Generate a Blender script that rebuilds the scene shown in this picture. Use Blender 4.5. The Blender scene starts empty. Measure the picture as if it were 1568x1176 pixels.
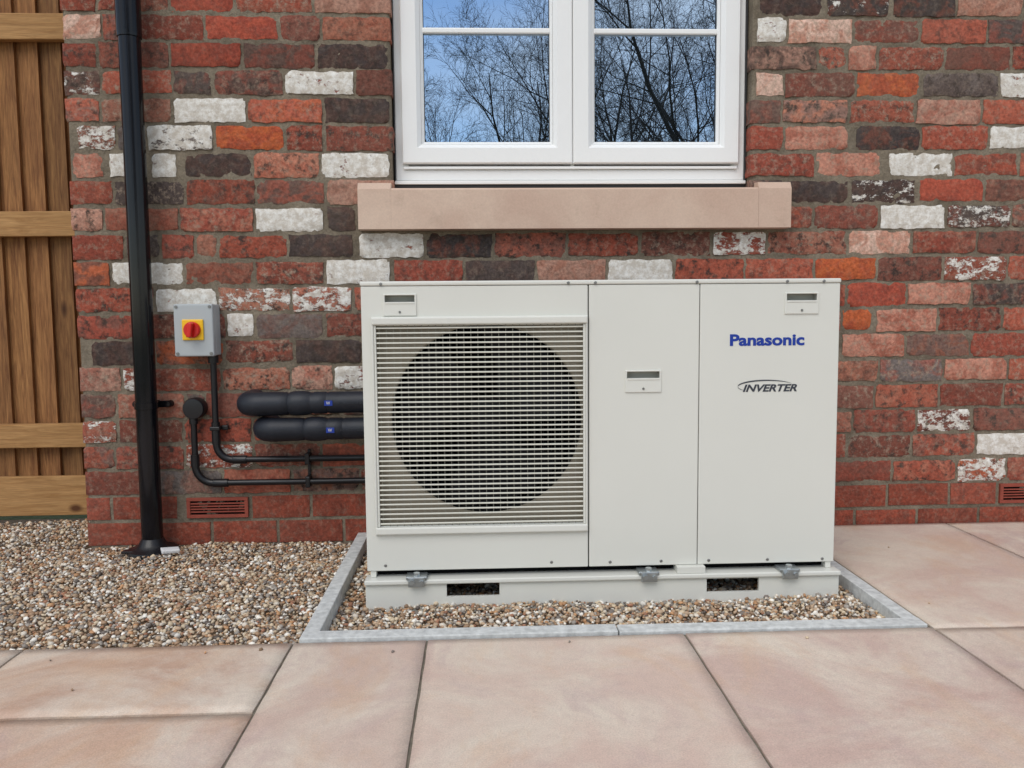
import bpy, bmesh, math, random
import numpy as np
from mathutils import Matrix, Vector, noise
random.seed(7); np.random.seed(7)
scene=bpy.context.scene
def lin(c):
    return tuple(((v/255)/12.92 if v/255<=.04045 else ((v/255+.055)/1.055)**2.4) for v in c)
# ---------------------------------------------------------------- helpers
def link(o,parent=None):
    bpy.context.collection.objects.link(o)
    if parent is not None: o.parent=parent
    return o
def empty(name):
    e=bpy.data.objects.new(name,None); e.empty_display_size=.2; return link(e)
class NT:
    def __init__(s,name):
        s.m=bpy.data.materials.new(name); s.m.use_nodes=True; s.t=s.m.node_tree
        s.b=s.t.nodes['Principled BSDF']; s.tc=s.t.nodes.new('ShaderNodeTexCoord')
    def n(s,typ,**k):
        x=s.t.nodes.new(typ)
        for a,v in k.items(): setattr(x,a,v)
        return x
    def l(s,a,b): s.t.links.new(a,b)
    def noise(s,scale,detail=4,rough=.55,vec=None,dist=0):
        x=s.n('ShaderNodeTexNoise'); x.inputs['Scale'].default_value=scale; x.inputs['Detail'].default_value=detail
        x.inputs['Roughness'].default_value=rough; x.inputs['Distortion'].default_value=dist
        s.l(vec or s.tc.outputs['Object'],x.inputs['Vector']); return x.outputs['Fac']
    def scaled(s,sc):
        x=s.n('ShaderNodeMapping'); x.inputs['Scale'].default_value=sc; s.l(s.tc.outputs['Object'],x.inputs['Vector']); return x.outputs['Vector']
    def rng(s,v,a,b,c=0,d=1):
        x=s.n('ShaderNodeMapRange'); s.l(v,x.inputs['Value'])
        for i,q in zip(('From Min','From Max','To Min','To Max'),(a,b,c,d)): x.inputs[i].default_value=q
        return x.outputs['Result']
    def math(s,op,a,b):
        x=s.n('ShaderNodeMath',operation=op)
        for i,q in enumerate((a,b)):
            if isinstance(q,(int,float)): x.inputs[i].default_value=q
            else: s.l(q,x.inputs[i])
        return x.outputs[0]
    def mix(s,f,a,b,blend='MIX'):
        x=s.n('ShaderNodeMix',data_type='RGBA',blend_type=blend)
        for i,q in ((0,f),(6,a),(7,b)):
            if isinstance(q,(int,float)): x.inputs[i].default_value=q
            elif isinstance(q,tuple): x.inputs[i].default_value=(*q[:3],1)
            else: s.l(q,x.inputs[i])
        return x.outputs[2]
    def attr(s,name):
        x=s.n('ShaderNodeAttribute',attribute_name=name); return x.outputs['Color']
    def sep(s,c):
        x=s.n('ShaderNodeSeparateColor'); s.l(c,x.inputs[0]); return x.outputs
    def val(s,v,c):
        x=s.n('ShaderNodeVectorMath',operation='SCALE')
        if isinstance(c,tuple): x.inputs[0].default_value=c
        else: s.l(c,x.inputs[0])
        s.l(v,x.inputs['Scale']); return x.outputs[0]
    def bump(s,h,strength,dist):
        x=s.n('ShaderNodeBump'); x.inputs['Strength'].default_value=strength; x.inputs['Distance'].default_value=dist
        s.l(h,x.inputs['Height']); s.l(x.outputs[0],s.b.inputs['Normal'])
    def out(s,col=None,rough=None,metal=None,spec=None):
        for nme,q in (('Base Color',col),('Roughness',rough),('Metallic',metal),('Specular IOR Level',spec)):
            if q is None: continue
            if isinstance(q,(int,float)): s.b.inputs[nme].default_value=q
            elif isinstance(q,tuple): s.b.inputs[nme].default_value=(*q[:3],1)
            else: s.l(q,s.b.inputs[nme])
        return s.m
def simple(name,col,rough=.5,metal=0,var=.12,scale=8,bump=0,bscale=200,spec=.5):
    t=NT(name); v=t.rng(t.noise(scale,3),.3,.7,1-var,1+var); c=t.val(v,tuple(col))
    if bump: t.bump(t.noise(bscale,2),.5,bump)
    return t.out(c,rough,metal,spec)
def mesh_obj(name,verts,faces,mat,parent=None,smooth=False):
    me=bpy.data.meshes.new(name); me.from_pydata(verts,[],faces); me.update()
    if mat: me.materials.append(mat)
    if smooth:
        for p in me.polygons: p.use_smooth=True
    return link(bpy.data.objects.new(name,me),parent)
def bevel(o,w,seg=2):
    m=o.modifiers.new('b','BEVEL'); m.width=w; m.segments=seg; m.limit_method='ANGLE'; m.angle_limit=math.radians(40); m.harden_normals=False
    return o
def boxes(name,L,mat,parent=None,bev=0,seg=2):
    V=[];F=[]
    for x0,x1,y0,y1,z0,z1 in L:
        b=len(V)
        V+=[(x0,y0,z0),(x1,y0,z0),(x1,y1,z0),(x0,y1,z0),(x0,y0,z1),(x1,y0,z1),(x1,y1,z1),(x0,y1,z1)]
        F+=[tuple(b+i for i in f) for f in ((0,3,2,1),(4,5,6,7),(0,1,5,4),(1,2,6,5),(2,3,7,6),(3,0,4,7))]
    o=mesh_obj(name,V,F,mat,parent)
    if bev: bevel(o,bev,seg)
    return o
def sweep_geo(pts,radii,segs=16,cap=True):
    pts=[Vector(p) for p in pts]; V=[];F=[]
    if isinstance(radii,(int,float)): radii=[radii]*len(pts)
    n=len(pts); tang=[]
    for i in range(n):
        a=pts[max(i-1,0)]; b=pts[min(i+1,n-1)]; d=(b-a)
        tang.append(d.normalized() if d.length>1e-9 else Vector((0,0,1)))
    u=tang[0].orthogonal().normalized()
    for i in range(n):
        t=tang[i]; u=(u-t*u.dot(t)); u=u.normalized() if u.length>1e-6 else t.orthogonal().normalized(); w=t.cross(u)
        for k in range(segs):
            a=2*math.pi*k/segs; V.append(tuple(pts[i]+(u*math.cos(a)+w*math.sin(a))*radii[i]))
    for i in range(n-1):
        for k in range(segs):
            k2=(k+1)%segs; F.append((i*segs+k,i*segs+k2,(i+1)*segs+k2,(i+1)*segs+k))
    if cap: F.append(tuple(range(segs))[::-1]); F.append(tuple((n-1)*segs+k for k in range(segs)))
    return V,F
def sweep(name,pts,radii,mat,parent=None,segs=20):
    V,F=sweep_geo(pts,radii,segs); o=mesh_obj(name,V,F,mat,parent,True)
    m=o.modifiers.new('es','EDGE_SPLIT'); m.split_angle=math.radians(45)
    return o
def arc(c,r,a0,a1,axis1,axis2,n=10):
    c=Vector(c);A=Vector(axis1);B=Vector(axis2)
    return [c+A*math.cos(a0+(a1-a0)*i/n)*r+B*math.sin(a0+(a1-a0)*i/n)*r for i in range(n+1)]
def setcol(me,name,arr):
    a=me.color_attributes.new(name,'FLOAT_COLOR','POINT'); a.data.foreach_set('color',np.asarray(arr,dtype=np.float32).ravel())
def text(name,body,size,mat,x0,x1,z0,h,y,parent,shear=0,offset=0):
    c=bpy.data.curves.new(name,'FONT'); c.body=body; c.size=1; c.shear=shear; c.offset=offset; c.extrude=.001; c.resolution_u=4
    o=bpy.data.objects.new(name,c); c.materials.append(mat); link(o,None)
    bpy.context.view_layer.update()
    bb=[Vector(b) for b in o.bound_box]; bx0=min(b.x for b in bb); bx1=max(b.x for b in bb); by1=max(b.y for b in bb)
    sx=(x1-x0)/(bx1-bx0); sz=h/by1
    o.matrix_world=Matrix.Translation((x0-bx0*sx,y,z0))@Matrix.Rotation(math.pi/2,4,'X')@Matrix.Diagonal((sx,sz,.4,1))
    o.parent=parent
    return o

# ---------------------------------------------------------------- materials
t=NT('reclaimed_brick')
col=t.attr('Col'); alt=t.attr('Alt'); ms=t.sep(t.attr('Misc'))
n1=t.noise(15,3,.65,dist=.8); n2=t.noise(95,4,.65); n3=t.noise(30,5,.72); n4=t.noise(24,7,.78,vec=t.scaled((.8,1,1.3)))
c=t.mix(t.rng(n1,.45,.58),col,alt)
c=t.val(t.rng(n2,.3,.7,.62,1.34),c)
c=t.mix(t.math('MULTIPLY',t.rng(n3,.50,.62),ms[1]),c,lin((60,52,48)))
n5=t.noise(44,5,.76)
c=t.mix(t.math('MULTIPLY',t.rng(n5,.50,.66),ms[2]),c,lin((160,142,124)))
# wall-scale weathering bloom
c=t.mix(t.rng(t.noise(1.7,4,.6),.45,.7,0,.16),c,lin((140,122,108)))
wh=t.rng(t.math('SUBTRACT',ms[0],n4),0,.035)
wcol=t.mix(t.rng(n5,.42,.62),lin((198,190,178)),lin((232,230,224)))
c=t.mix(wh,c,wcol)
hgt=t.math('ADD',t.math('MULTIPLY',n2,.6),t.math('ADD',t.math('MULTIPLY',n3,.8),t.math('MULTIPLY',wh,.3)))
t.bump(hgt,.75,.0045); M_brick=t.out(c,t.rng(wh,0,1,.92,.75),spec=.2)
t=NT('lime_mortar')
a=t.noise(6,4,.6); b=t.noise(130,4,.7); c=t.mix(t.rng(a,.35,.65),lin((112,102,88)),lin((142,131,114)))
c=t.val(t.rng(b,.3,.7,.70,1.2),c); t.bump(b,.9,.005); M_mortar=t.out(c,.95,spec=.2)
t=NT('sandstone_paving')
col=t.attr('Col'); a=t.noise(2.4,6,.68,dist=.9); b=t.noise(4.2,6,.72,vec=t.scaled((1,.55,1)),dist=.7); g=t.noise(330,3,.7); m_=t.noise(38,5,.75)
c=t.mix(t.rng(a,.42,.62),col,lin((214,200,184)))
c=t.mix(t.math('MULTIPLY',t.rng(b,.53,.66),.42),c,lin((206,172,142)))
c=t.mix(t.math('MULTIPLY',t.rng(b,.47,.36),.5),c,lin((190,166,160)))
c=t.mix(t.math('MULTIPLY',t.rng(m_,.60,.72),.45),c,lin((156,132,118)))
c=t.val(t.rng(m_,.3,.7,.93,1.06),c)
c=t.val(t.rng(g,.3,.7,.84,1.15),c); t.bump(t.math('ADD',t.math('MULTIPLY',g,.5),m_),.4,.002)
M_pave=t.out(c,t.rng(a,.3,.7,.48,.68),spec=.35)
t=NT('gravel_stone')
M_grav=t.out(t.attr('Col'),.55,spec=.4)
M_bed=simple('gravel_bed',lin((128,108,86)),.95,var=.4,scale=60,bump=.01,bscale=90)
M_soil=simple('lawn_ground',(.06,.09,.03),.95,var=.4,scale=3,bump=.02,bscale=30)
M_joint=simple('joint_grout',lin((116,110,98)),.95,var=.3,scale=40,bump=.003)
M_edge=simple('concrete_edging',lin((196,198,196)),.8,var=.2,scale=55,bump=.003,bscale=140)
M_white=simple('cream_metal_paint',lin((215,215,207)),.36,var=.015,scale=3)
M_whiteb=simple('cream_plastic_grille',lin((216,215,203)),.45,var=.03,scale=9)
M_wire=simple('grille_wire',lin((130,128,116)),.5,var=.03,scale=9)
M_pocket=simple('shaded_pocket_paint',lin((160,160,152)),.5,var=.03)  # cream paint greyed, with the shade of the recess put into the colour
M_shroud=simple('shroud_metal',lin((138,130,114)),.5,var=.08)
M_dark=simple('dark_interior',(.006,.006,.007),.9,spec=.1)
M_fan=simple('fan_plastic',(.009,.009,.010),.6,spec=.2)
M_black=simple('black_pvc',(.006,.006,.008),.14,var=.2,scale=14,spec=.32)
M_blackm=simple('black_conduit',(.009,.009,.011),.33,var=.2,spec=.4)
M_lag=simple('pipe_lagging',(.013,.016,.024),.5,var=.2,scale=20,bump=.001,bscale=150,spec=.4)
M_upvc=simple('white_upvc',lin((238,238,236)),.28,var=.012,scale=2)
M_seal=simple('glazing_seal',(.02,.02,.022),.6)
t=NT('cast_stone')
c=t.mix(t.rng(t.noise(4,4,.6,dist=.5),.35,.65),lin((196,168,150)),lin((210,186,167))); c=t.val(t.rng(t.noise(200,3),.3,.7,.95,1.05),c)
c=t.mix(t.math('MULTIPLY',t.rng(t.noise(11,5,.7),.6,.72),.3),c,lin((160,136,120)))
t.bump(t.noise(260,2),.25,.001); M_stone=t.out(c,.85,spec=.25)
M_greybox=simple('grey_enclosure',lin((172,178,180)),.45,var=.03)
M_red=simple('red_plastic',lin((205,30,22)),.3,var=.04); M_yellow=simple('yellow_plastic',lin((240,190,20)),.35,var=.04)
M_blue=simple('blue_print',lin((10,52,150)),.4,var=.02); M_dgrey=simple('grey_print',lin((52,56,66)),.4,var=.02)
M_zinc=simple('zinc_steel',lin((180,186,188)),.3,metal=.8,var=.15,scale=40)
M_screw=simple('screw_steel',lin((130,130,128)),.35,metal=.6)
M_terra=simple('terracotta_vent',lin((142,66,50)),.75,var=.14,scale=30,bump=.001)
M_paper=simple('white_print',lin((215,215,215)),.5)
t=NT('glazing'); t.out((.012,.014,.016),.0)
g=t.n('ShaderNodeBsdfGlossy'); g.inputs['Roughness'].default_value=0; g.inputs['Color'].default_value=(.66,.83,1,1)
mx=t.n('ShaderNodeMixShader'); fr=t.n('ShaderNodeFresnel'); fr.inputs['IOR'].default_value=1.5
f=t.math('ADD',fr.outputs[0],.60); t.l(f,mx.inputs[0]); t.l(t.b.outputs[0],mx.inputs[1]); t.l(g.outputs[0],mx.inputs[2])
t.l(mx.outputs[0],t.t.nodes['Material Output'].inputs['Surface']); M_glass=t.m
t=NT('fence_timber')
vec=t.scaled((9,9,.7)); rnd=t.attr('Col')
a=t.noise(6,5,.65,vec=vec,dist=1.0); b=t.noise(34,4,.6,vec=t.scaled((14,14,.5)))
c=t.mix(t.rng(a,.3,.7),lin((110,70,42)),lin((170,124,78))); c=t.val(t.rng(b,.3,.7,.6,1.25),c); c=t.mix(1.0,c,rnd,'MULTIPLY')
kn=t.n('ShaderNodeTexVoronoi'); kn.inputs['Scale'].default_value=7; t.l(t.scaled((1,1,.45)),kn.inputs['Vector'])
c=t.mix(t.rng(kn.outputs['Distance'],.14,.05),c,lin((58,32,18)))
t.bump(b,.5,.004); M_wood=t.out(c,.75,spec=.3)
t=NT('fence_rail_timber')
a=t.noise(6,5,.65,vec=t.scaled((.7,9,9)),dist=1.0); b=t.noise(34,4,.6,vec=t.scaled((.5,14,14)))
c=t.mix(t.rng(a,.3,.7),lin((150,108,64)),lin((190,148,98))); c=t.val(t.rng(b,.3,.7,.75,1.15),c)
kn=t.n('ShaderNodeTexVoronoi'); kn.inputs['Scale'].default_value=6; t.l(t.scaled((.6,1,1)),kn.inputs['Vector'])
c=t.mix(t.rng(kn.outputs['Distance'],.12,.05),c,lin((90,55,30))); M_rail=t.out(c,.75,spec=.3)
M_bark=simple('bark',(.022,.020,.018),.9,var=.3)

# ---------------------------------------------------------------- house
house=empty('brick_house')
CP=.0888; Z0=.101; J=.011
WX0,WX1=-1.345,4.4
OX0,OX1,OZ0,OZ1=-.279,.934,1.165,2.36
P={16:[(-.627,-.406,'W'),(.951,1.04,'LP'),(1.30,1.52,'O'),(1.80,2.02,'W')],
15:[(-.994,-.762,'W'),(-.50,-.29,'D')],
14:[(-1.31,-1.19,'w'),(-1.085,-.875,'Wp'),(-.86,-.64,'O'),(1.055,1.27,'P'),(1.30,1.52,'K'),(1.771,1.99,'W')],
13:[(-1.33,-1.235,'P'),(-1.21,-1.13,'W'),(-1.075,-.995,'W'),(-.965,-.75,'D'),(-.515,-.292,'W'),(1.165,1.385,'P'),(1.417,1.639,'W')],
12:[(1.055,1.275,'D'),(1.29,1.51,'D'),(1.53,1.75,'R')],
11:[(-.740,-.517,'W'),(-.50,-.41,'D'),(1.394,1.618,'W')],
10:[(-.397,-.183,'W'),(-.17,.05,'K'),(.81,.99,'w'),(1.285,1.50,'LP'),(-.63,-.42,'D')],
9:[(-1.22,-.99,'W'),(-.51,-.295,'W'),(.448,.669,'W'),(1.17,1.38,'O')],
8:[(-1.08,-.882,'W'),(-.625,-.43,'w'),(1.285,1.49,'R'),(1.50,1.72,'P')],
7:[(-.845,-.76,'W'),(1.27,1.37,'O'),(1.39,1.60,'P')],
5:[(-.49,-.30,'Wp'),(-1.20,-1.11,'w'),(1.64,1.86,'P')],
6:[(-1.30,-1.10,'D'),(-.62,-.40,'D'),(1.27,1.49,'P')],
3:[(1.55,1.74,'w')],
2:[(1.765,1.985,'W')],1:[(1.70,1.87,'w')],
17:[(-.995,-.77,'R'),(-.52,-.29,'D'),(1.27,1.36,'P')],
18:[(.951,1.048,'W'),(1.060,1.275,'LP'),(-1.34,-1.22,'LP'),(-.88,-.65,'R')],
19:[(-.99,-.79,'R'),(.96,1.17,'D'),(1.19,1.40,'K'),(1.42,1.63,'K')],
0:[(-1.008,-.796,'V'),(1.851,2.06,'V')]}
pal=[((150,78,61),8),((140,72,58),8),((162,88,69),6),((130,71,58),6),((118,76,65),5),((148,98,81),5),((98,76,68),4),((84,73,69),3),((170,112,91),3.5),((176,134,116),2.6),((174,94,64),2),((108,99,95),1.8)]
pc=[lin(c) for c,_ in pal]; pw=[w for _,w in pal]
def fill(a,b,out):
    g=b-a
    if g<.035:
        return
    S=.221
    n=int((g+J)/(S+J)); rem=g-n*(S+J)
    L=[S]*n
    if rem>.05: L.insert(random.randint(0,len(L)),rem)
    elif n==0: L=[g]
    if len(L)>=3 and random.random()<.45:
        i=random.randrange(len(L))
        if L[i]>.2: L[i:i+1]=[(S-J)*.5,(S-J)*.5]
    f=(g-J*(len(L)-1))/sum(L)
    x=a
    for l in L:
        out.append((x,x+l*f,None)); x+=l*f+J
bricks=[]
for k in range(-2,28):
    zc=Z0+CP*k
    segs=[(WX0,WX1)]
    if OZ0-.02<zc<OZ1: segs=[(WX0,OX0),(OX1,WX1)]
    for a,b in segs:
        pins=sorted([p for p in P.get(k,[]) if p[0]>a-.03 and p[1]<b+.03])
        x=a
        row=[]
        if k<=0:
            y=-.128+(.11 if k%2 else 0)
            xs=[]
            while y>a: y-=.2255
            while y<b: xs.append((max(y,a),min(y+.2145,b))); y+=.2255
            for q in xs:
                if q[1]-q[0]<.02: continue
                hit=[p for p in pins if p[0]<q[1]-.005 and p[1]>q[0]+.005]
                if not hit: row.append((q[0],q[1],'E'))
                else:
                    h=hit[0]
                    if h[0]-J-q[0]>.03: row.append((q[0],h[0]-J,'E'))
                    if q[1]-h[1]-J>.03: row.append((h[1]+J,q[1],'E'))
            bricks+=[(r[0],r[1],zc,r[2]) for r in row]; continue
        stag=[0,.112,.055,.165][(k*3+random.randint(0,1))%4]
        for p in pins+[None]:
            e=(p[0]-J) if p else b
            if x==a and stag and e-x>.5:
                l=max(.10,stag); row.append((x,x+l,None)); x+=l+J
            if e-x>.03: fill(x,e,row)
            if p: row.append(p); x=p[1]+J
        bricks+=[(r[0],r[1],zc,r[2]) for r in row]
V=[];F=[];C=[];A=[];Mi=[]
for bi,(x0,x1,zc,kind) in enumerate(bricks):
    if kind=='V': continue
    E=kind=='E'
    h=(.0765 if E else random.uniform(.071,.081)); z0=zc-h/2+random.uniform(-.002,.002); z1=z0+h
    base=random.choices(pc,pw)[0]; al=random.choices(pc,pw)[0]
    br=random.uniform(.80,1.22)
    al=tuple(.6*q+.4*r for q,r in zip(al,base))
    cov=0; soot=random.choice([.2,.3,.6,.85,.95]); lime=random.choice([.15,.3,.5,.7,.9])
    if random.random()<.05: cov=random.uniform(.42,.5)
    if kind=='W': cov=random.uniform(.61,.72)
    elif kind=='Wp': cov=.58
    elif kind=='w': cov=.53
    elif kind=='LP': base=lin((212,178,160)); al=lin((188,138,118)); lime=.9; soot=0; br=1
    elif kind=='P': base=lin((188,132,112)); al=lin((164,102,84)); lime=.8; soot=.1; br=1
    elif kind=='O': base=lin((182,95,58)); al=lin((166,80,54)); soot=.2; lime=.15; br=1
    elif kind=='D': base=lin((86,66,60)); al=lin((76,66,64)); soot=.9; lime=.2; br=.9
    elif kind=='K': base=lin((70,63,62)); al=lin((110,70,60)); soot=.9; lime=.2; br=.9
    elif kind=='R': base=lin((160,78,60)); al=lin((144,70,56)); soot=.2; lime=.15
    elif E:
        base=lin((146,74,57)); al=lin((130,68,54)); soot=.25; lime=.3; br=random.uniform(.85,1.12); cov=0
    base=tuple(q*br for q in base); al=tuple(q*br for q in al)
    nx=max(4,int((x1-x0)/.0115)); nz=7
    amp=.0014 if E else .0050
    yo=random.uniform(-.003,.0015) if not E else random.uniform(-.0008,.0008)
    tilt=random.uniform(-.014,.014) if not E else 0
    b=len(V); off=Vector((bi*3.7,bi*1.3,0))
    chip=[random.random()<.4 and not E for _ in range(4)]; chs=[random.uniform(.006,.016) for _ in range(4)]
    for j in range(nz+1):
        for i in range(nx+1):
            fx=i/nx; fz=j/nz; x=x0+(x1-x0)*fx; z=z0+(z1-z0)*fz
            nv=noise.noise_vector(Vector((x*45,0,z*45))+off); nl=noise.noise_vector(Vector((x*14,0,z*14))+off)
            ex=min(fx,1-fx)*(x1-x0); ez=min(fz,1-fz)*(z1-z0); e=min(ex,ez)
            w=1 if e<.001 else .35
            X=x+w*(nv.x*amp+nl.x*amp*.5); Zz=z+w*(nv.z*amp+nl.z*amp*.5)+(x-x0)*tilt*.6
            edge=max(0,1-e/.006)
            Y=yo+(nv.y*.0022+nl.y*.002)*(0.3 if E else 1)+edge**2*(.0018 if E else .0026)
            ci=(0 if fx<.5 else 1)+(0 if fz<.5 else 2)
            if chip[ci]:
                dd=math.hypot(ex,ez)
                if dd<chs[ci]: Y+=.010*(1-dd/chs[ci])
            if x0<=WX0+.001 and i==0: X=WX0+abs(nv.x)*.002
            V.append((X,Y,Zz))
    for j in range(nz):
        for i in range(nx):
            q=b+j*(nx+1)+i; F.append((q,q+1,q+nx+2,q+nx+1))
    loop=[i for i in range(nx+1)]+[j*(nx+1)+nx for j in range(1,nz+1)]+[nz*(nx+1)+i for i in range(nx-1,-1,-1)]+[j*(nx+1) for j in range(nz-1,0,-1)]
    s=len(V); depth=.10 if (x0<=WX0+.001 or abs(x1-OX0)<.002 or abs(x0-OX1)<.002) else .03
    for q in loop: v=V[b+q]; V.append((v[0],depth,v[2]))
    m=len(loop)
    for q in range(m):
        q2=(q+1)%m; F.append((b+loop[q2],b+loop[q],s+q,s+q2))
    tot=len(V)-b
    C+=[(*base,1)]*tot; A+=[(*al,1)]*tot; Mi+=[(cov,soot,lime,1)]*tot
ob=mesh_obj('wall_bricks',V,F,M_brick,house,True)
setcol(ob.data,'Col',C); setcol(ob.data,'Alt',A); setcol(ob.data,'Misc',Mi)
md=ob.modifiers.new('es','EDGE_SPLIT'); md.split_angle=math.radians(60)
my=.012; g=.004
boxes('wall_backing',[(WX0+g,OX0-g,my,.25,-.3,2.6),(OX1+g,WX1,my,.25,-.3,2.6),(OX0-g,OX1+g,my,.25,-.3,1.05),(OX0-g,OX1+g,my,.25,OZ1,2.6)],M_mortar,house)
V=[];F=[]
def mgrid(x0,x1,z0,z1,st):
    nx=int((x1-x0)/st); nz=int((z1-z0)/st); b=len(V)
    for j in range(nz+1):
        for i in range(nx+1):
            x=x0+(x1-x0)*i/nx; z=z0+(z1-z0)*j/nz
            y=.0042+noise.noise(Vector((x*30,3,z*30)))*.0034+noise.noise(Vector((x*85,9,z*85)))*.0018
            if z<.10: y=max(y,.003)
            if i in(0,nx) and (abs(x-x0)<1e-6 or abs(x-x1)<1e-6): y=.0115
            V.append((x,y,z))
    for j in range(nz):
        for i in range(nx): q=b+j*(nx+1)+i; F.append((q,q+1,q+nx+2,q+nx+1))
st=.0075
mgrid(WX0+g,OX0-g,1.04,1.95,st); mgrid(OX1+g,2.6,1.04,1.95,st); mgrid(WX0+g,2.6,-.06,1.04,st)
mgrid(WX0+g,OX0-g,1.95,2.6,.02); mgrid(OX1+g,2.6,1.95,2.6,.02); mgrid(OX0-g,OX1+g,OZ1,2.6,.02); mgrid(2.6,WX1,-.06,2.6,.02)
mesh_obj('wall_mortar',V,F,M_mortar,house,True)
boxes('wall_core',[(WX0+.006,WX1,.26,4.2,-.3,.9),(WX0+.006,WX1,1.2,4.2,.902,2.6),(WX0+.006,OX0-.3,.26,1.19,.902,2.6),(OX1+.3,WX1,.26,1.19,.902,2.6)],M_mortar,house)
boxes('window_reveal',[(OX0-.006,OX0-.003,.1,.25,1.05,2.36),(OX1+.003,OX1+.006,.1,.25,1.05,2.36)],M_mortar,house)
for vx0,vx1 in ((-1.006,-.798),(1.853,2.058)):
    z0,z1=.066,.136
    boxes('air_brick_back',[(vx0+.004,vx1-.004,.0035,.04,z0+.003,z1-.003)],M_dark,house)
    L=[(vx0,vx1,-.006,.03,z1-.011,z1),(vx0,vx1,-.006,.03,z0,z0+.011),(vx0,vx0+.012,-.006,.03,z0+.0112,z1-.0112),(vx1-.012,vx1,-.006,.03,z0+.0112,z1-.0112)]
    for i in range(1,5):
        zz=z0+.011+(z1-z0-.022)*i/5; L.append((vx0+.012,vx1-.012,-.005,.025,zz-.0022,zz+.0022))
    boxes('air_brick',L,M_terra,house,.001)
sx0,sx1=-.392,1.058
def extr(name,prof,x0,x1,mat,par,bev=.002):
    n=len(prof); V=[(x0,y,z) for y,z in prof]+[(x1,y,z) for y,z in prof]
    F=[tuple(range(n)),tuple(range(2*n-1,n-1,-1))]+[(i,i+n,(i+1)%n+n,(i+1)%n) for i in range(n)]
    o=mesh_obj(name,V,F,mat,par); bm=bmesh.new(); bm.from_mesh(o.data); bmesh.ops.recalc_face_normals(bm,faces=bm.faces); bm.to_mesh(o.data); bm.free()
    if bev: bevel(o,bev)
    return o
prof_mid=[(-.0525,1.038),(-.0525,1.166),(-.046,1.172),(.058,1.188),(.16,1.19),(.16,1.038)]
extr('sill',prof_mid,OX0-.004,OX1+.012,M_stone,house,0)
pe=[(-.0525,1.038),(-.0525,1.168),(-.040,1.190),(.03,1.196),(.03,1.038)]
extr('sill_end',pe,sx0,OX0-.0043,M_stone,house,0)
extr('sill_end',pe,OX1+.0126,sx1,M_stone,house,0)
# window
Y=.06; fz0,fz1=1.200,2.35
fx0,fx1=-.277,.932
def frame_parts(x0,x1,z0,z1,w,y0,y1):
    return [(x0,x1,y0,y1,z0,z0+w),(x0,x1,y0,y1,z1-w,z1),(x0,x0+w,y0,y1,z0+w,z1-w),(x1-w,x1,y0,y1,z0+w,z1-w)]
def bevframe(name,x0,x1,z0,z1,w,y0,y1,mat,par,inner_slope=.012):
    rings=[(0,y1),(0,y0+.004),(.004,y0),(w-inner_slope,y0),(w,y0+inner_slope*.9),(w,y1)]
    V=[];F=[]
    for o_,y in rings: V+=[(x0+o_,y,z0+o_),(x1-o_,y,z0+o_),(x1-o_,y,z1-o_),(x0+o_,y,z1-o_)]
    for r in range(len(rings)-1):
        for k in range(4):
            k2=(k+1)%4; F.append((r*4+k,r*4+k2,r*4+4+k2,r*4+4+k))
    return mesh_obj(name,V,F,mat,par)
bevframe('window_frame',fx0,fx1,fz0+.012,fz1,.045,Y,Y+.09,M_upvc,house,.010)
boxes('window_cill_trim',[(fx0-.001,fx1+.001,.045,.13,fz0-.001,fz0+.010)],M_upvc,house,.0015)
boxes('window_gap_seal',[(fx0,fx1,.052,.12,1.189,1.1985)],M_seal,house)
boxes('window_side_seal',[(OX0+.0005,OX0+.0035,.05,.12,1.2,2.35),(OX1-.0035,OX1-.0005,.05,.12,1.2,2.35)],M_seal,house)
boxes('window_mullion',[(.3255,.3375,Y+.004,Y+.09,fz0+.057,fz1-.045)],M_upvc,house)
for i,(a,b) in enumerate(((-.252,.3305),(.3325,.908))):
    w=.066
    bevframe('window_sash',a,b,1.268,2.28,w,Y-.018,Y+.06,M_upvc,house,.014)
    bevframe('window_bead',a+w-.001,b-w+.001,1.268+w-.001,2.28-w+.001,.011,Y-.003,Y+.03,M_upvc,house,.009)
    boxes('window_gasket',frame_parts(a+w+.009,b-w-.009,1.268+w+.009,2.28-w-.009,.003,Y+.012,Y+.016),M_seal,house)
    boxes('window_glass',[(a+w,b-w,Y+.017,Y+.021,1.268+w,2.28-w)],M_glass,house)
    boxes('glazing_bar',[(a+w+.008,b-w-.008,Y+.002,Y+.016,1.706,1.724)],M_upvc,house,.004,3)
boxes('window_drip',[(fx0+.028,fx1-.028,Y-.01,Y-.0005,1.2505,1.2595)],M_upvc,house,.002)

# ---------------------------------------------------------------- ground
def quadsheet(name,x0,x1,y0,y1,z,mat,par=None): return mesh_obj(name,[(x0,y0,z),(x1,y0,z),(x1,y1,z),(x0,y1,z)],[(0,1,2,3)],mat,par)
quadsheet('ground',-200,200,-200,200,-.075,M_soil)
S=[]
cols=[(-.437,-.128),(-.128,.477),(.477,1.074)]
for a,b in cols:
    S+=[(a,b,-1.85,-.947),(a,b,-2.46,-1.85),(a,b,-3.36,-2.46),(a,b,-3.97,-3.36),(a,b,-4.9,-3.97)]
S+=[(-1.045,-.437,-1.28,-.947),(-1.65,-1.045,-1.28,-.947),(-2.25,-1.65,-1.28,-.947),(-2.86,-2.25,-1.28,-.947),(-4.0,-2.86,-1.28,-.947)]
for r,(ya,yb) in enumerate(((-1.88,-1.28),(-2.78,-1.88),(-3.38,-2.78),(-4.3,-3.38),(-4.9,-4.3))):
    x=-.437
    for w in ([.905,.605,.3,.905,.605] if r%2==0 else [.605,.905,.605,.3,.905]): S.append((x-w,x,ya,yb)); x-=w
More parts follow.
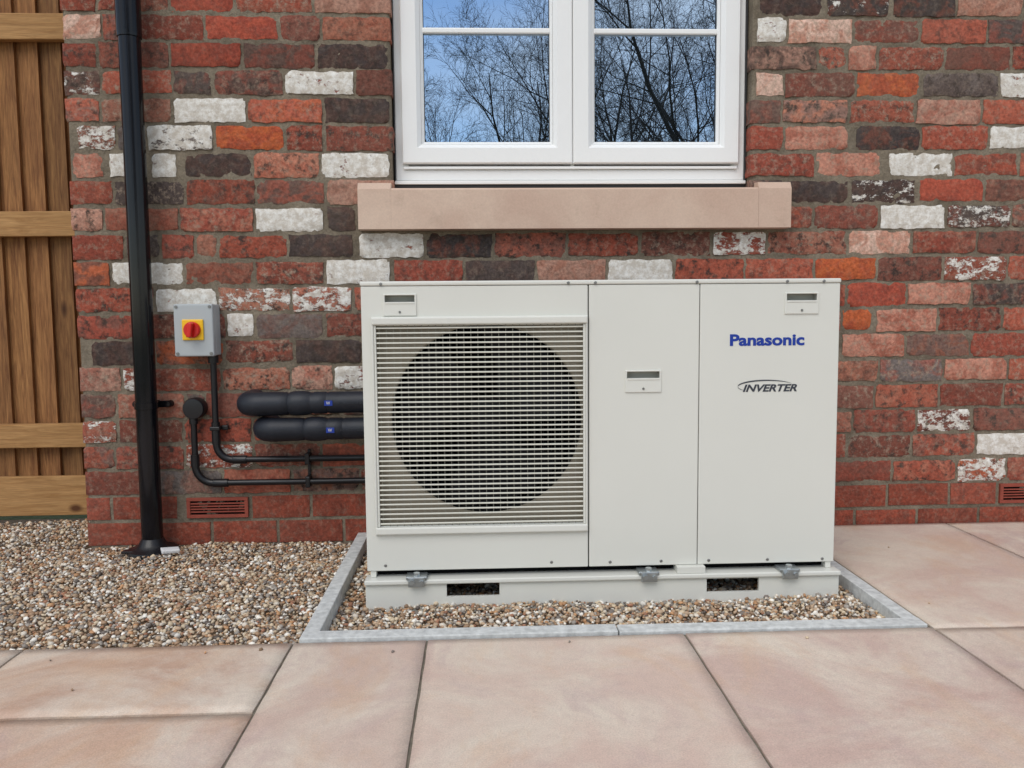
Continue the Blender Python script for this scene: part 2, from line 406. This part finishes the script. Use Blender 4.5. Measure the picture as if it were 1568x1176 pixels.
for r,(ya,yb) in enumerate(((-.958,-.005),(-1.56,-.958),(-2.46,-1.56),(-3.06,-2.46),(-3.97,-3.06),(-4.9,-3.97))):
    x=1.074
    for w in ([.582,.6,.9,.6,.6] if r%2==0 else [.9,.6,.3,.6,.9]): S.append((x,x+w,ya,yb)); x+=w
sc=[lin(c) for c in ((198,172,160),(194,168,156),(202,178,164),(198,170,152),(198,174,162),(194,164,144))]
bmx=bmesh.new()
cl=bmx.verts.layers.float_color.new('Col')
for (x0,x1,y0,y1) in S:
    g=.003; x0+=g;x1-=g;y0+=g;y1-=g
    base=random.choice(sc); br=random.uniform(.93,1.06); dz=random.uniform(-.0008,.0008)
    nx=max(2,int((x1-x0)/.03)); ny=max(2,int((y1-y0)/.03)); grid={}
    off=random.uniform(0,50)
    def addv(x,y,z):
        v=bmx.verts.new((x,y,z)); v[cl]=(*[q*br for q in base],1); return v
    for j in range(ny+1):
        for i in range(nx+1):
            x=x0+(x1-x0)*i/nx; y=y0+(y1-y0)*j/ny
            ed=i in(0,nx) or j in(0,ny)
            nn=noise.noise_vector(Vector((x*14+off,y*14,0)))
            if ed: x+=nn.x*.0018; y+=nn.y*.0018
            grid[i,j]=addv(x,y,dz+nn.z*.0005-(.0016 if ed else 0))
    for j in range(ny):
        for i in range(nx): bmx.faces.new((grid[i,j],grid[i+1,j],grid[i+1,j+1],grid[i,j+1])).smooth=True
    loop=[(i,0) for i in range(nx+1)]+[(nx,j) for j in range(1,ny+1)]+[(i,ny) for i in range(nx-1,-1,-1)]+[(0,j) for j in range(ny-1,0,-1)]
    low=[addv(grid[q].co.x,grid[q].co.y,-.03) for q in loop]
    for q in range(len(loop)):
        q2=(q+1)%len(loop); bmx.faces.new((grid[loop[q2]],grid[loop[q]],low[q],low[q2]))
me=bpy.data.meshes.new('patio_paving'); bmx.to_mesh(me); bmx.free(); me.materials.append(M_pave); pav=link(bpy.data.objects.new('patio_paving',me))
quadsheet('joints_front',-4.1,5.2,-4.95,-.9455,-.0055,M_joint,pav)
quadsheet('joints_side',1.069,5.2,-.9454,.004,-.0055,M_joint,pav)
boxes('concrete_edging',[(-.425,.3215,-.9415,-.895,-.06,.006),(.3245,1.068,-.9415,-.895,-.06,.004),(-.425,-.386,-.8945,-.004,-.06,.005),(1.028,1.066,-.8945,-.004,-.06,.004)],M_edge,None,.0025)
phi=(1+5**.5)/2
ico=np.array([(-1,phi,0),(1,phi,0),(-1,-phi,0),(1,-phi,0),(0,-1,phi),(0,1,phi),(0,-1,-phi),(0,1,-phi),(phi,0,-1),(phi,0,1),(-phi,0,-1),(-phi,0,1)],float); ico/=np.linalg.norm(ico[0])
icf=np.array([(0,11,5),(0,5,1),(0,1,7),(0,7,10),(0,10,11),(1,5,9),(5,11,4),(11,10,2),(10,7,6),(7,1,8),(3,9,4),(3,4,2),(3,2,6),(3,6,8),(3,8,9),(4,9,5),(2,4,11),(6,2,10),(8,6,7),(9,8,1)])
pts=[]
def scatter(x0,x1,y0,y1,sp,lev,smin,smax,layers=1):
    xs=np.arange(x0,x1,sp); ys=np.arange(y0,y1,sp); X,Yy=np.meshgrid(xs,ys); n=X.size
    for l in range(layers):
        x=X.ravel()+np.random.uniform(-.5,.5,n)*sp; y=Yy.ravel()+np.random.uniform(-.5,.5,n)*sp
        s=np.random.uniform(0,1,n)**1.8*(smax-smin)+smin
        z=lev(x,y)+np.random.uniform(-.004,.003,n)+l*.004
        k=(x>x0+.002)&(x<x1-.002)&(y>y0+.002)&(y<y1-.002)
        pts.append(np.stack([x,y,z,s],1)[k])
und=lambda x,y: .006*np.sin(x*7+1)*np.cos(y*9)+.004*np.sin(x*19+y*23)
scatter(-2.3,-.43,-.938,-.002,.0095,lambda x,y:-.024+und(x,y)-.006*(y+.9),.0038,.0088)
scatter(-2.6,-1.35,0,.34,.012,lambda x,y:-.026+und(x,y)+.03*y,.0045,.0095)
scatter(-4.1,-2.3,-.938,.34,.02,lambda x,y:-.028+und(x,y),.008,.014)
scatter(-.384,1.026,-.893,-.5,.0095,lambda x,y:-.032+und(x,y)*.6,.0038,.0088)
scatter(-.384,1.026,-.5,-.002,.014,lambda x,y:-.032+und(x,y)*.6,.0065,.010)
sx=[(-.83,-1.17),(-.62,-1.0),(-.2,-1.02),(.75,-1.0),(1.15,-.8),(-.95,-1.02),(-.5,-.99),(.2,-.99),(-1.2,-1.0),(1.3,-.3)]
pts.append(np.array([(a,b,.003,random.uniform(.003,.005)) for a,b in sx]))
Pn=np.concatenate(pts); n=len(Pn)
q=np.random.normal(size=(n,4)); q/=np.linalg.norm(q,axis=1)[:,None]; w,a,b,c_=q.T
Rm=np.stack([np.stack([1-2*(b*b+c_*c_),2*(a*b-c_*w),2*(a*c_+b*w)],1),np.stack([2*(a*b+c_*w),1-2*(a*a+c_*c_),2*(b*c_-a*w)],1),np.stack([2*(a*c_-b*w),2*(b*c_+a*w),1-2*(a*a+b*b)],1)],1)
sc3=np.random.uniform(.55,1.3,(n,1,3)); VV=ico[None]*sc3*(1+np.random.uniform(-.25,.25,(n,12,1)))
VV=np.einsum('nij,nkj->nki',Rm,VV); VV[:,:,2]*=.8
VV=VV*Pn[:,3][:,None,None]+Pn[:,None,:3]
gp=[((186,160,132),5),((200,182,154),5),((164,134,106),4),((140,114,90),2.4),((216,206,190),4),((234,229,218),2.8),((154,146,136),3.8),((120,110,102),2),((186,142,102),2.2),((160,114,88),1.2),((96,86,78),1)]
gc=np.array([lin(c) for c,_ in gp]); gw=np.array([w for _,w in gp]); gw=gw/gw.sum()
ci=np.random.choice(len(gp),n,p=gw); cc=gc[ci]*np.random.uniform(.85,1.22,(n,1))
cc=np.concatenate([cc,np.ones((n,1))],1); cc=np.repeat(cc,12,axis=0); cc[:,:3]*=np.random.uniform(.85,1.12,(n*12,1))
FF=(icf[None]+12*np.arange(n)[:,None,None]).reshape(-1,3)
me=bpy.data.meshes.new('gravel'); me.vertices.add(n*12); me.vertices.foreach_set('co',VV.reshape(-1).astype(np.float32))
me.loops.add(FF.size); me.loops.foreach_set('vertex_index',FF.reshape(-1).astype(np.int32)); me.polygons.add(len(FF))
me.polygons.foreach_set('loop_start',np.arange(0,FF.size,3,dtype=np.int32))
me.update(calc_edges=True); me.validate()
setcol(me,'Col',cc); me.materials.append(M_grav)
me.polygons.foreach_set('use_smooth',np.ones(len(me.polygons),dtype=bool))
gob=link(bpy.data.objects.new('gravel',me))
quadsheet('bed',-4.2,1.05,-.95,.5,-.05,M_bed,gob)
o=boxes('plastic_scrap',[(-.028,.028,-.016,.016,-.004,.008)],M_paper,None,.004,2); o.location=(-1.015,-.14,-.008); o.rotation_euler=(.15,.1,.5)
for v in o.data.vertices:
    v.co+=noise.noise_vector(v.co*60)*.006

# ---------------------------------------------------------------- fence
fence=empty('timber_fence')
V=[];F=[];C=[]
x=-1.352; FY=.39
while x>-6:
    w=random.uniform(.088,.1); b=len(V); tone=random.uniform(.70,1.1); th=.012
    for z in (.0,1.95):
        V+=[(x-w,FY,z),(x,FY-.018,z),(x,FY+.01,z),(x-w,FY+.01,z)]
    F+=[(b,b+1,b+5,b+4),(b+1,b+2,b+6,b+5),(b+2,b+3,b+7,b+6),(b+3,b,b+4,b+7),(b+4,b+5,b+6,b+7)]
    C+=[(tone,tone*random.uniform(.93,1.03),tone*random.uniform(.85,1),1)]*8
    x-=w*.93
o=mesh_obj('boards',V,F,M_wood,fence); setcol(o.data,'Col',C)
boxes('rails',[(-6,-1.349,.335,.372,z0,z1) for z0,z1 in ((.265,.355),(1.058,1.15),(1.767,1.86))],M_rail,fence,.003)
boxes('gravel_board',[(-6,-1.35,.35,.374,.0,.152)],M_rail,fence,.003)

# ---------------------------------------------------------------- downpipe
dp=empty('downpipe')
px=-1.100; py=-.068
sweep('pipe',[(px,py,-.03),(px,py,2.6)],.034,M_black,dp,32)
sweep('socket',[(px,py,1.64),(px,py,1.642),(px,py,1.655),(px,py,1.80),(px,py,1.802)],[.034,.0375,.0385,.0385,.0345],M_black,dp,32)
sweep('socket_rim',[(px,py,1.79),(px,py,1.80),(px,py,1.81),(px,py,1.812)],[.0385,.041,.041,.035],M_black,dp,32)
sweep('clip_ring',[(px,py,.452),(px,py,.453),(px,py,.474),(px,py,.475)],[.034,.0372,.0372,.034],M_black,dp,32)
boxes('clip_arms',[(px-.055,px+.055,-.026,-.012,.452,.474)],M_black,dp,.002)
boxes('clip_back',[(px-.02,px+.02,-.03,-.001,.45,.476)],M_black,dp,.002)
for s in (-1,1): sweep('clip_fixing',[(px+s*.055,-.001,.463),(px+s*.055,-.02,.463),(px+s*.055,-.03,.463)],[.012,.012,.007],M_black,dp,14)
sweep('gully_collar',[(px,py,-.04),(px,py,-.018),(px,py,-.012),(px,py,.0),(px,py,.018)],[.085,.08,.055,.044,.0345],M_blackm,dp,32)
boxes('gully_flap',[(px-.085,px-.02,py-.05,py-.02,-.022,-.014)],M_blackm,dp,.002)
# ---------------------------------------------------------------- isolator switch
iso=empty('isolator_switch')
boxes('enclosure_base',[(-.993,-.869,-.052,-.001,.626,.795)],M_greybox,iso,.004)
boxes('enclosure_lid',[(-.9945,-.8675,-.083,-.054,.6245,.7965)],M_greybox,iso,.005,3)
for xx in (-.985,-.877):
    for zz in (.634,.787): sweep('lid_screw',[(xx,-.082,zz),(xx,-.0855,zz)],[.0055,.0048],M_screw,iso,14)
cx,cz=-.932,.712
boxes('yellow_plate',[(cx-.0345,cx+.0345,-.09,-.0835,cz-.034,cz+.034)],M_yellow,iso,.003)
sweep('red_dial',[(cx,-.0895,cz),(cx,-.10,cz),(cx,-.104,cz)],[.0265,.0265,.024],M_red,iso,32)
o=boxes('red_handle',[(-.008,.008,-.022,0,-.024,.024)],M_red,iso,.004,3); o.location=(cx,-.104,cz); o.rotation_euler=(0,math.radians(8),0)
# ---------------------------------------------------------------- conduits
cd=empty('electrical_conduit')
yc=-.028
def lpath(x,ztop,zh,xr,R):
    return [(x,yc,ztop),(x,yc,zh+R+.0)]+[tuple(p) for p in arc((x+R,yc,zh+R),R,math.pi,1.5*math.pi,(1,0,0),(0,0,1))][1:]+[(xr,yc,zh)]
sweep('conduit_upper',lpath(-.889,.626,.271,-.2,.055),.0105,M_blackm,cd,18)
sweep('conduit_lower',lpath(-.962,.43,.192,-.2,.06),.0105,M_blackm,cd,18)
sweep('conduit_bend_upper',[tuple(p) for p in arc((-.834,yc,.326),.055,math.pi,1.5*math.pi,(1,0,0),(0,0,1))],.0125,M_blackm,cd,18)
sweep('conduit_bend_lower',[tuple(p) for p in arc((-.902,yc,.252),.06,math.pi,1.5*math.pi,(1,0,0),(0,0,1))],.0125,M_blackm,cd,18)
def coup(p,q,r=.0145): sweep('coupler',[p,p,q,q],[r*.8,r,r,r*.8],M_blackm,cd,18)
coup((-.889,yc,.325),(-.889,yc,.40)); coup((-.834,yc,.271),(-.79,yc,.271)); coup((-.962,yc,.25),(-.962,yc,.29)); coup((-.902,yc,.192),(-.855,yc,.192))
coup((-.889,yc,.60),(-.889,yc,.625),.017)
for (xx,zz) in ((-.585,.271),(-.585,.192)):
    boxes('saddle',[(xx-.008,xx+.008,-.042,-.001,zz-.019,zz+.019)],M_blackm,cd,.003)
boxes('saddle_strap',[(-.59,-.580,-.008,-.001,.175,.30)],M_blackm,cd,.002)
boxes('saddle_clip',[(-.906,-.872,-.044,-.001,.372,.386),(-.874,-.852,-.018,-.001,.371,.387)],M_blackm,cd,.003)
sweep('round_junction_box',[(-.958,-.001,.447),(-.958,-.038,.447),(-.958,-.043,.447),(-.958,-.0435,.447)],[.036,.036,.033,.030],M_blackm,cd,32)
sweep('box_spout',[(-.962,yc,.43),(-.962,yc,.395)],.0145,M_blackm,cd,18)
# ---------------------------------------------------------------- lagged pipes
lp=empty('insulated_pipes')
def lagged(z,xl,dz):
    yv=-.12; R=.045
    pts=[(xl+.04,-.002,z)]+[(xl+.04,-.05,z)]+[tuple(p) for p in arc((xl+.04+R,-.12+R,z),R,math.pi,1.5*math.pi,(1,0,0),(0,1,0),8)]
    rad=[.040]*len(pts)
    prof=[(.085,.0395),(.15,.0385),(.175,.037),(.180,.0345),(.185,.0375),(.20,.0405),(.225,.0405),(.245,.038),(.252,.035),(.258,.035),(.262,.0365),(.30,.036),(.303,.034),(.308,.034),(.311,.0355),(.45,.035),(.75,.035)]
    for dx,r in prof: pts.append((xl+dx,yv,z+dz*dx)); rad.append(r)
    sweep('lagging',pts,rad,M_lag,lp,28)
lagged(.468,-.80,.01); lagged(.384,-.75,.004)
for x0,z in ((-.500,.472),(-.496,.384)):
    boxes('label',[(x0,x0+.026,-.1567 if z>.4 else -.1582,-.1545,z-.008,z+.009)],M_blue,lp)
    yy=-.1575 if z>.4 else -.159
    text('print_mark','W',1,M_paper,x0+.006,x0+.019,z-.004,.010,yy,lp)
    text('print_text','PRE-INSULATED 28',1,M_dgrey,x0+.045,x0+.12,z-.003,.006,-.1567,lp)

# ---------------------------------------------------------------- heat pump
hp=empty('heat_pump_unit')
X0,X1,ZB,ZT=-.3085,.9765,.062,.842
YF=-.624; YB=-.304
def panel(name,x0,x1,z0,z1,y,holes,mat,ret=.012,bev=.0022):
    xs=sorted({x0,x1,*[h[0] for h in holes],*[h[1] for h in holes]}); zs=sorted({z0,z1,*[h[2] for h in holes],*[h[3] for h in holes]})
    bm=bmesh.new(); g={(i,j):bm.verts.new((x,y,z)) for i,x in enumerate(xs) for j,z in enumerate(zs)}
    for i in range(len(xs)-1):
        for j in range(len(zs)-1):
            mxx=(xs[i]+xs[i+1])/2; mz=(zs[j]+zs[j+1])/2
            if any(h[0]<mxx<h[1] and h[2]<mz<h[3] for h in holes): continue
            bm.faces.new((g[i,j],g[i+1,j],g[i+1,j+1],g[i,j+1]))
    be=[e for e in bm.edges if len(e.link_faces)==1]
    r=bmesh.ops.extrude_edge_only(bm,edges=be); nv=[v for v in r['geom'] if isinstance(v,bmesh.types.BMVert)]
    bmesh.ops.translate(bm,verts=nv,vec=(0,ret,0))
    bmesh.ops.delete(bm,geom=[v for v in bm.verts if not v.link_faces],context='VERTS')
    me=bpy.data.meshes.new(name); bm.to_mesh(me); bm.free(); me.materials.append(mat); o=link(bpy.data.objects.new(name,me),hp)
    if bev: bevel(o,bev,2)
    return o
def pocket(x0,x1,z0,z1):
    d=.020; V=[(x0,YF,z0),(x1,YF,z0),(x1,YF,z1),(x0,YF,z1),(x0,YF+d,z0),(x1,YF+d,z0),(x1,YF+d,z1+.006),(x0,YF+d,z1+.006)]
    F=[(0,1,5,4),(1,2,6,5),(2,3,7,6),(3,0,4,7),(4,5,6,7)]
    mesh_obj('handle_pocket',V,F,M_pocket,hp)
def handle(cx,zt,w,h):
    x0,x1=cx-w/2,cx+w/2; s0,s1=x0+.005,x1-.005; hz0=zt-.024; hz1=zt-.004
    panel('handle_plate',x0,x1,zt-h,zt,YF-.004,[(s0,s1,hz0,hz1)],M_white,.005,bev=.0016)
    boxes('handle_pocket_lip',[(s0,s1,YF-.0055,YF+.006,hz0-.0025,hz0+.0025)],M_white,hp,.001)
    pocket(s0,s1,hz0+.001,hz1)
    sweep('screw',[(cx,YF-.002,zt-h+.010),(cx,YF-.0062,zt-h+.010)],[.0038,.003],M_screw,hp,12)
    return (s0-.001,s1+.001,hz0-.001,hz1+.001)
h1=handle(-.2065,.809,.088,.058); h2=handle(.442,.600,.098,.060); h3=handle(.871,.805,.092,.058)
GX0,GX1,GZ0,GZ1=-.276,.286,.186,.724
PT=ZT-.012
panel('front_panel_left',X0,.2925,ZB,PT-.001,YF,[h1,(GX0,GX1,GZ0,GZ1)],M_white)
panel('front_panel_middle',.2955,.5935,ZB,PT-.001,YF,[h2],M_white)
panel('front_panel_right',.5955,X1,ZB,PT-.001,YF,[h3],M_white)
boxes('side_panels',[(X0+.001,X0+.004,YF+.010,YB,ZB,PT),(X1-.004,X1-.001,YF+.010,YB,ZB,PT),(X0+.004,X1-.004,YB-.003,YB,ZB,PT)],M_white,hp)
boxes('top_lid',[(X0-.002,X1+.002,YF-.003,YB+.004,PT,ZT)],M_white,hp,.004,3)
boxes('seam_backing',[(.290,.298,YF+.009,YF+.011,ZB,PT),(.590,.599,YF+.009,YF+.011,ZB,PT),(X0+.01,X1-.01,YF+.030,YB-.01,ZB+.001,ZB+.004)],M_dark,hp)
boxes('fan_bay_back',[(GX0-.02,GX1+.02,YB-.03,YB-.02,.08,.80)],M_dark,hp)
boxes('fan_bay_sides',[(GX0-.024,GX0-.02,YF+.03,YB-.02,.08,.80),(GX1+.008,GX1+.012,YF+.03,YB-.02,.08,.80),(GX0-.02,GX1,YF+.03,YB-.03,.78,.79),(GX0-.02,GX1,YF+.03,YB-.03,.1,.11)],M_dark,hp)
fcx,fcz,fr_=.021,.470,.257
n=72; V=[];F=[]
rx0,rx1,rz0,rz1=GX0-.006,GX1+.006,GZ0-.006,GZ1+.006
def rectpt(a):
    dx,dz=math.cos(a),math.sin(a); ts=[]
    if dx>1e-9: ts.append((rx1-fcx)/dx)
    if dx<-1e-9: ts.append((rx0-fcx)/dx)
    if dz>1e-9: ts.append((rz1-fcz)/dz)
    if dz<-1e-9: ts.append((rz0-fcz)/dz)
    t_=min(ts); return fcx+dx*t_,fcz+dz*t_
angs=sorted([2*math.pi*i/n for i in range(n)]+[math.atan2(z-fcz,x-fcx)%(2*math.pi) for x in (rx0,rx1) for z in (rz0,rz1)])
n=len(angs); ys=YF+.024
for a in angs:
    rx,rz=rectpt(a); V.append((rx,ys,rz))
for a in angs: V.append((fcx+math.cos(a)*(fr_+.004),ys,fcz+math.sin(a)*(fr_+.004)))
for a in angs: V.append((fcx+math.cos(a)*fr_,ys+.004,fcz+math.sin(a)*fr_))
for r in range(2):
    for k in range(n):
        k2=(k+1)%n; F.append((r*n+k,r*n+k2,(r+1)*n+k2,(r+1)*n+k))
mesh_obj('fan_shroud',V,F,M_shroud,hp)
V=[(fcx+math.cos(a)*fr_,ys+dy,fcz+math.sin(a)*fr_) for dy in (.0045,.09) for a in angs]
mesh_obj('fan_duct',V,[(k,(k+1)%n,n+(k+1)%n,n+k) for k in range(n)],M_fan,hp,True)
boxes('grille_recess',[(GX0-.004,GX0-.0005,YF+.002,ys+.002,GZ0-.004,GZ1+.004),(GX1+.0005,GX1+.004,YF+.002,ys+.002,GZ0-.004,GZ1+.004)],M_whiteb,hp)
V=[];F=[]
for bl in range(3):
    a0=bl*2*math.pi/3+.5; nr,na=8,10; b=len(V)
    for i in range(nr+1):
        r=.05+(.245-.05)*i/nr; sw=.35*(i/nr)
        span=1.25+.35*(i/nr)
        for j in range(na+1):
            a=a0+sw+span*(j/na-.5); y=ys+.065+ (j/na-.5)*.055+.012*math.cos((j/na-.5)*3)
            V.append((fcx+r*math.cos(a),y,fcz+r*math.sin(a)))
    for i in range(nr):
        for j in range(na): q=b+i*(na+1)+j; F.append((q,q+1,q+na+2,q+na+1))
mesh_obj('fan_blades',V,F,M_fan,hp,True)
sweep('fan_hub',[(fcx,ys+.09,fcz),(fcx,ys+.04,fcz),(fcx,ys+.032,fcz)],[.055,.055,.04],M_fan,hp,32)
boxes('motor_bracket',[(fcx-.075,fcx-.06,ys+.1,ys+.11,.12,.79),(fcx+.06,fcx+.075,ys+.1,ys+.11,.12,.79)],M_fan,hp)
boxes('coil_fins',[(GX0-.01+i*.012,GX0-.008+i*.012,YB-.045,YB-.032,.11,.78) for i in range(47)],M_fan,hp)
bevframe('grille_frame',-.2825,.2915,.163,.7485,.0065,YF-.011,YF+.002,M_white,hp,.002)
boxes('grille_frame_bars',[(-.2815,.2905,YF-.0155,YF+.001,.7275,.7475),(-.2815,.2905,YF-.0135,YF+.001,.164,.184)],M_white,hp,.004,3)
boxes('grille_frame_sides',[(-.2760,-.2700,YF-.008,YF+.001,.1845,.7270),(.2790,.2850,YF-.008,YF+.001,.1845,.7270)],M_white,hp,.002)
L=[];nH=41; za,zb=.1865,.7255
for i in range(nH):
    z=za+(zb-za)*(i+.5)/nH; L.append((-.2695,.2785,YF-.006,YF-.002,z-.0020,z+.0020))
boxes('grille_bars',L,M_whiteb,hp,.0008,1)
L=[];x=-.262
while x<.276: L.append((x-.0007,x+.0007,YF-.0018,YF+.0005,.186,.726)); x+=.0186
boxes('grille_verticals',L,M_wire,hp)
sw=[]
for xx,zz in ((-.259,.077),(.192,.077),(.353,.074),(.494,.074),(.626,.073),(.79,.072),(.944,.071)): sw.append((xx,YF,zz))
for xx in (-.255,.24,.312,.585,.83,.93): sw.append((xx,YF-.003,.8345))
V=[];F=[]
for (xx,yy,zz) in sw:
    v,f=sweep_geo([(xx,yy+.001,zz),(xx,yy-.0012,zz),(xx,yy-.002,zz)],[.0042,.0042,.003],12); b=len(V); V+=v; F+=[tuple(b+q for q in ff) for ff in f]
mesh_obj('screws',V,F,M_screw,hp)
text('brand_lettering','Panasonic',1,M_blue,.677,.881,.664,.030,YF-.0006,hp,offset=.034)
text('label_lettering','INVERTER',1,M_dgrey,.714,.863,.5385,.0190,YF-.0006,hp,shear=.3,offset=.030)
V=[];F=[]; N=24
for i in range(N+1):
    s=i/N; a=math.radians(215-190*s)
    x=.778+.078*math.cos(a); z=.552+.0165*math.sin(a); th=.0034*math.sin(math.pi*min(1,s*.95+.05))+.0003
    V+=[(x,YF-.001,z-th/2),(x,YF-.001,z+th/2)]
for i in range(N): F.append((2*i,2*i+1,2*i+3,2*i+2))
mesh_obj('label_swoosh',V,F,M_dgrey,hp)
RX0,RX1=-.312,.985
YR=-.640
panel('stand_rail',RX0,RX1,-.046,.030,YR,[(-.094,.049,-.008,.029),(.617,.762,-.012,.026)],M_white,.010,bev=.001)
boxes('stand_top_flange',[(RX0-.002,RX1+.002,YR-.010,YR+.05,.0305,.043)],M_white,hp,.003,2)
boxes('stand_frame',[(RX0+.01,RX0+.05,YR+.05,YB+.02,-.045,.040),(RX1-.05,RX1-.01,YR+.05,YB+.02,-.045,.040),(RX0,RX1,YB-.0,YB+.04,-.045,.04)],M_white,hp,.002)
boxes('stand_foot',[(RX0,RX1,YR-.012,YR+.03,-.048,-.043)],M_white,hp,.001)
boxes('unit_feet',[(.535,.612,YR-.004,YR+.05,.0435,.0615),(-.30,-.285,YR+.02,YR+.1,.0435,.0615),(.955,.97,YR+.02,YR+.1,.0435,.0615)],M_white,hp,.001)
boxes('unit_gap_shade',[(X0+.02,X1-.02,YF+.03,YB-.01,.0445,.0625)],M_dark,hp)  # near-black block put in for the shade of the gap under the body
for xx in (-.174,.455,.843):
    boxes('foot_clamp',[(xx-.028,xx+.028,YR-.014,YR+.03,.0445,.0535),(xx-.022,xx+.022,YR-.019,YR-.0125,.026,.0535)],M_zinc,hp,.002)
    sweep('clamp_bolt',[(xx,YR-.004,.053),(xx,YR-.004,.062)],.009,M_zinc,hp,6)
    sweep('clamp_nut',[(xx-.012,YR-.018,.042),(xx-.012,YR-.028,.042)],.0075,M_zinc,hp,6)
    sweep('clamp_washer',[(xx+.014,YR-.018,.040),(xx+.014,YR-.024,.040)],.006,M_zinc,hp,6)

# ---------------------------------------------------------------- bare trees (behind the viewer, mirrored in the glass)
def gen_tree(seed,H=10.5):
    rnd=random.Random(seed); V=[];F=[]
    cnt=[10,8,7,6,0]; sid=[7,5,4,3,3]; up=[.05,.10,.08,.05,.03]
    def grow(p,d,L,r,lv):
        n=[7,5,4,3,3][lv]; pts=[p]; dirs=[d]
        for i in range(n):
            d=(d+Vector((rnd.gauss(0,.15),rnd.gauss(0,.15),rnd.gauss(0,.11)+up[lv]))).normalized(); p=p+d*L/n; pts.append(p); dirs.append(d)
        rad=[r*(1-.85*i/n) for i in range(n+1)]
        v,f=sweep_geo(pts,rad,sid[lv],False); b=len(V); V.extend(v); F.extend([tuple(b+q for q in x) for x in f])
        if lv>=4: return
        for c in range(cnt[lv]):
            s=(.22 if lv==0 else .12)+(.98-.22)*(c+rnd.random())/cnt[lv]; s=min(s,.97)
            i=min(int(s*n),n-1); q=pts[i].lerp(pts[i+1],s*n-i)
            ax=dirs[i+1].orthogonal().normalized(); ax=Matrix.Rotation(rnd.uniform(0,2*math.pi),3,dirs[i+1])@ax
            nd=Matrix.Rotation(math.radians(rnd.uniform(28,62)),3,ax)@dirs[i+1]
            grow(q,nd,L*rnd.uniform(.38,.58)*(1.15-.45*s),max(rad[i]*.5,.0045),lv+1)
    grow(Vector((0,0,-.1)),Vector((0,0,1)),H,.125,0)
    me=bpy.data.meshes.new('bare_tree'); me.from_pydata(V,[],F); me.update(); me.materials.append(M_bark); return me
tm=[gen_tree(3),gen_tree(11,9.5),gen_tree(29,11)]
for i,(x,y,s,r) in enumerate(((4.9,-18,.95,0),(-1.6,-22,.92,1),(1.5,-27,.95,2),(7.2,-19,1.0,2.5),(-6,-21,1.1,4),(3.4,-27,1.0,5),(9.5,-25,1.1,3.3),(-.2,-33,1.1,.7),(6.2,-30,1.15,1.7),(4.2,-36,1.2,2.2),(8.5,-38,1.3,.2),(6.4,-42,1.35,4.4),(10.5,-41,1.35,5.5),(1.8,-40,1.1,3.9))):
    o=link(bpy.data.objects.new('bare_tree',tm[i%3])); o.location=(x,y,-.07); o.scale=(s,s,s); o.rotation_euler=(0,0,r)

# ---------------------------------------------------------------- light
sun_el=math.radians(48); rot=math.radians(205)
d=Vector((math.sin(rot)*math.cos(sun_el),math.cos(rot)*math.cos(sun_el),math.sin(sun_el)))
sl=bpy.data.lights.new('sun','SUN'); sl.energy=1.5; sl.angle=math.radians(40); sl.color=(1,.95,.88)
so=link(bpy.data.objects.new('sun',sl)); so.rotation_euler=d.to_track_quat('Z','Y').to_euler(); so.location=d*20
w=bpy.data.worlds.new('World'); scene.world=w; w.use_nodes=True; nt=w.node_tree
bg=nt.nodes['Background']; sky=nt.nodes.new('ShaderNodeTexSky'); sky.sky_type='NISHITA'; sky.sun_disc=False; sky.sun_elevation=sun_el; sky.sun_rotation=rot
sky.air_density=1.0; sky.dust_density=.2
tc=nt.nodes.new('ShaderNodeTexCoord'); nz=nt.nodes.new('ShaderNodeTexNoise'); nz.inputs['Scale'].default_value=2.6; nz.inputs['Detail'].default_value=4; nz.inputs['Distortion'].default_value=.3
mp=nt.nodes.new('ShaderNodeMapping'); mp.inputs['Scale'].default_value=(1,1,2.2); nt.links.new(tc.outputs['Generated'],mp.inputs['Vector']); nt.links.new(mp.outputs[0],nz.inputs['Vector'])
mr=nt.nodes.new('ShaderNodeMapRange'); mr.inputs['From Min'].default_value=.38; mr.inputs['From Max'].default_value=.60; mr.inputs['To Max'].default_value=.9; nt.links.new(nz.outputs['Fac'],mr.inputs['Value'])
# cloud cover thins out towards the horizon
sp=nt.nodes.new('ShaderNodeSeparateXYZ'); nt.links.new(tc.outputs['Generated'],sp.inputs[0])
mz=nt.nodes.new('ShaderNodeMapRange'); mz.inputs['From Min'].default_value=.25; mz.inputs['From Max'].default_value=.6; mz.inputs['To Min'].default_value=.45; mz.inputs['To Max'].default_value=1; nt.links.new(sp.outputs['Z'],mz.inputs['Value'])
mm=nt.nodes.new('ShaderNodeMath'); mm.operation='MULTIPLY'; nt.links.new(mr.outputs[0],mm.inputs[0]); nt.links.new(mz.outputs[0],mm.inputs[1])
mx=nt.nodes.new('ShaderNodeMix'); mx.data_type='RGBA'; mx.inputs[7].default_value=(8.9,8.6,8.2,1)
nt.links.new(mm.outputs[0],mx.inputs[0]); nt.links.new(sky.outputs[0],mx.inputs[6]); nt.links.new(mx.outputs[2],bg.inputs[0]); bg.inputs[1].default_value=.15
# ---------------------------------------------------------------- camera
cam=bpy.data.cameras.new('camera'); cam.sensor_width=36; cam.lens=1249.88/1568*36; cam.clip_end=1000; cam.clip_start=.05
co=link(bpy.data.objects.new('camera',cam))
R=Matrix.Rotation(-.04055,3,'Z')@Matrix.Rotation(math.pi/2-.08365,3,'X')@Matrix.Rotation(-.00876,3,'Z')
co.matrix_world=Matrix.Translation((0,-2.8,.74939))@R.to_4x4(); scene.camera=co
scene.view_settings.view_transform='Standard'; scene.view_settings.look='None'; scene.view_settings.exposure=0
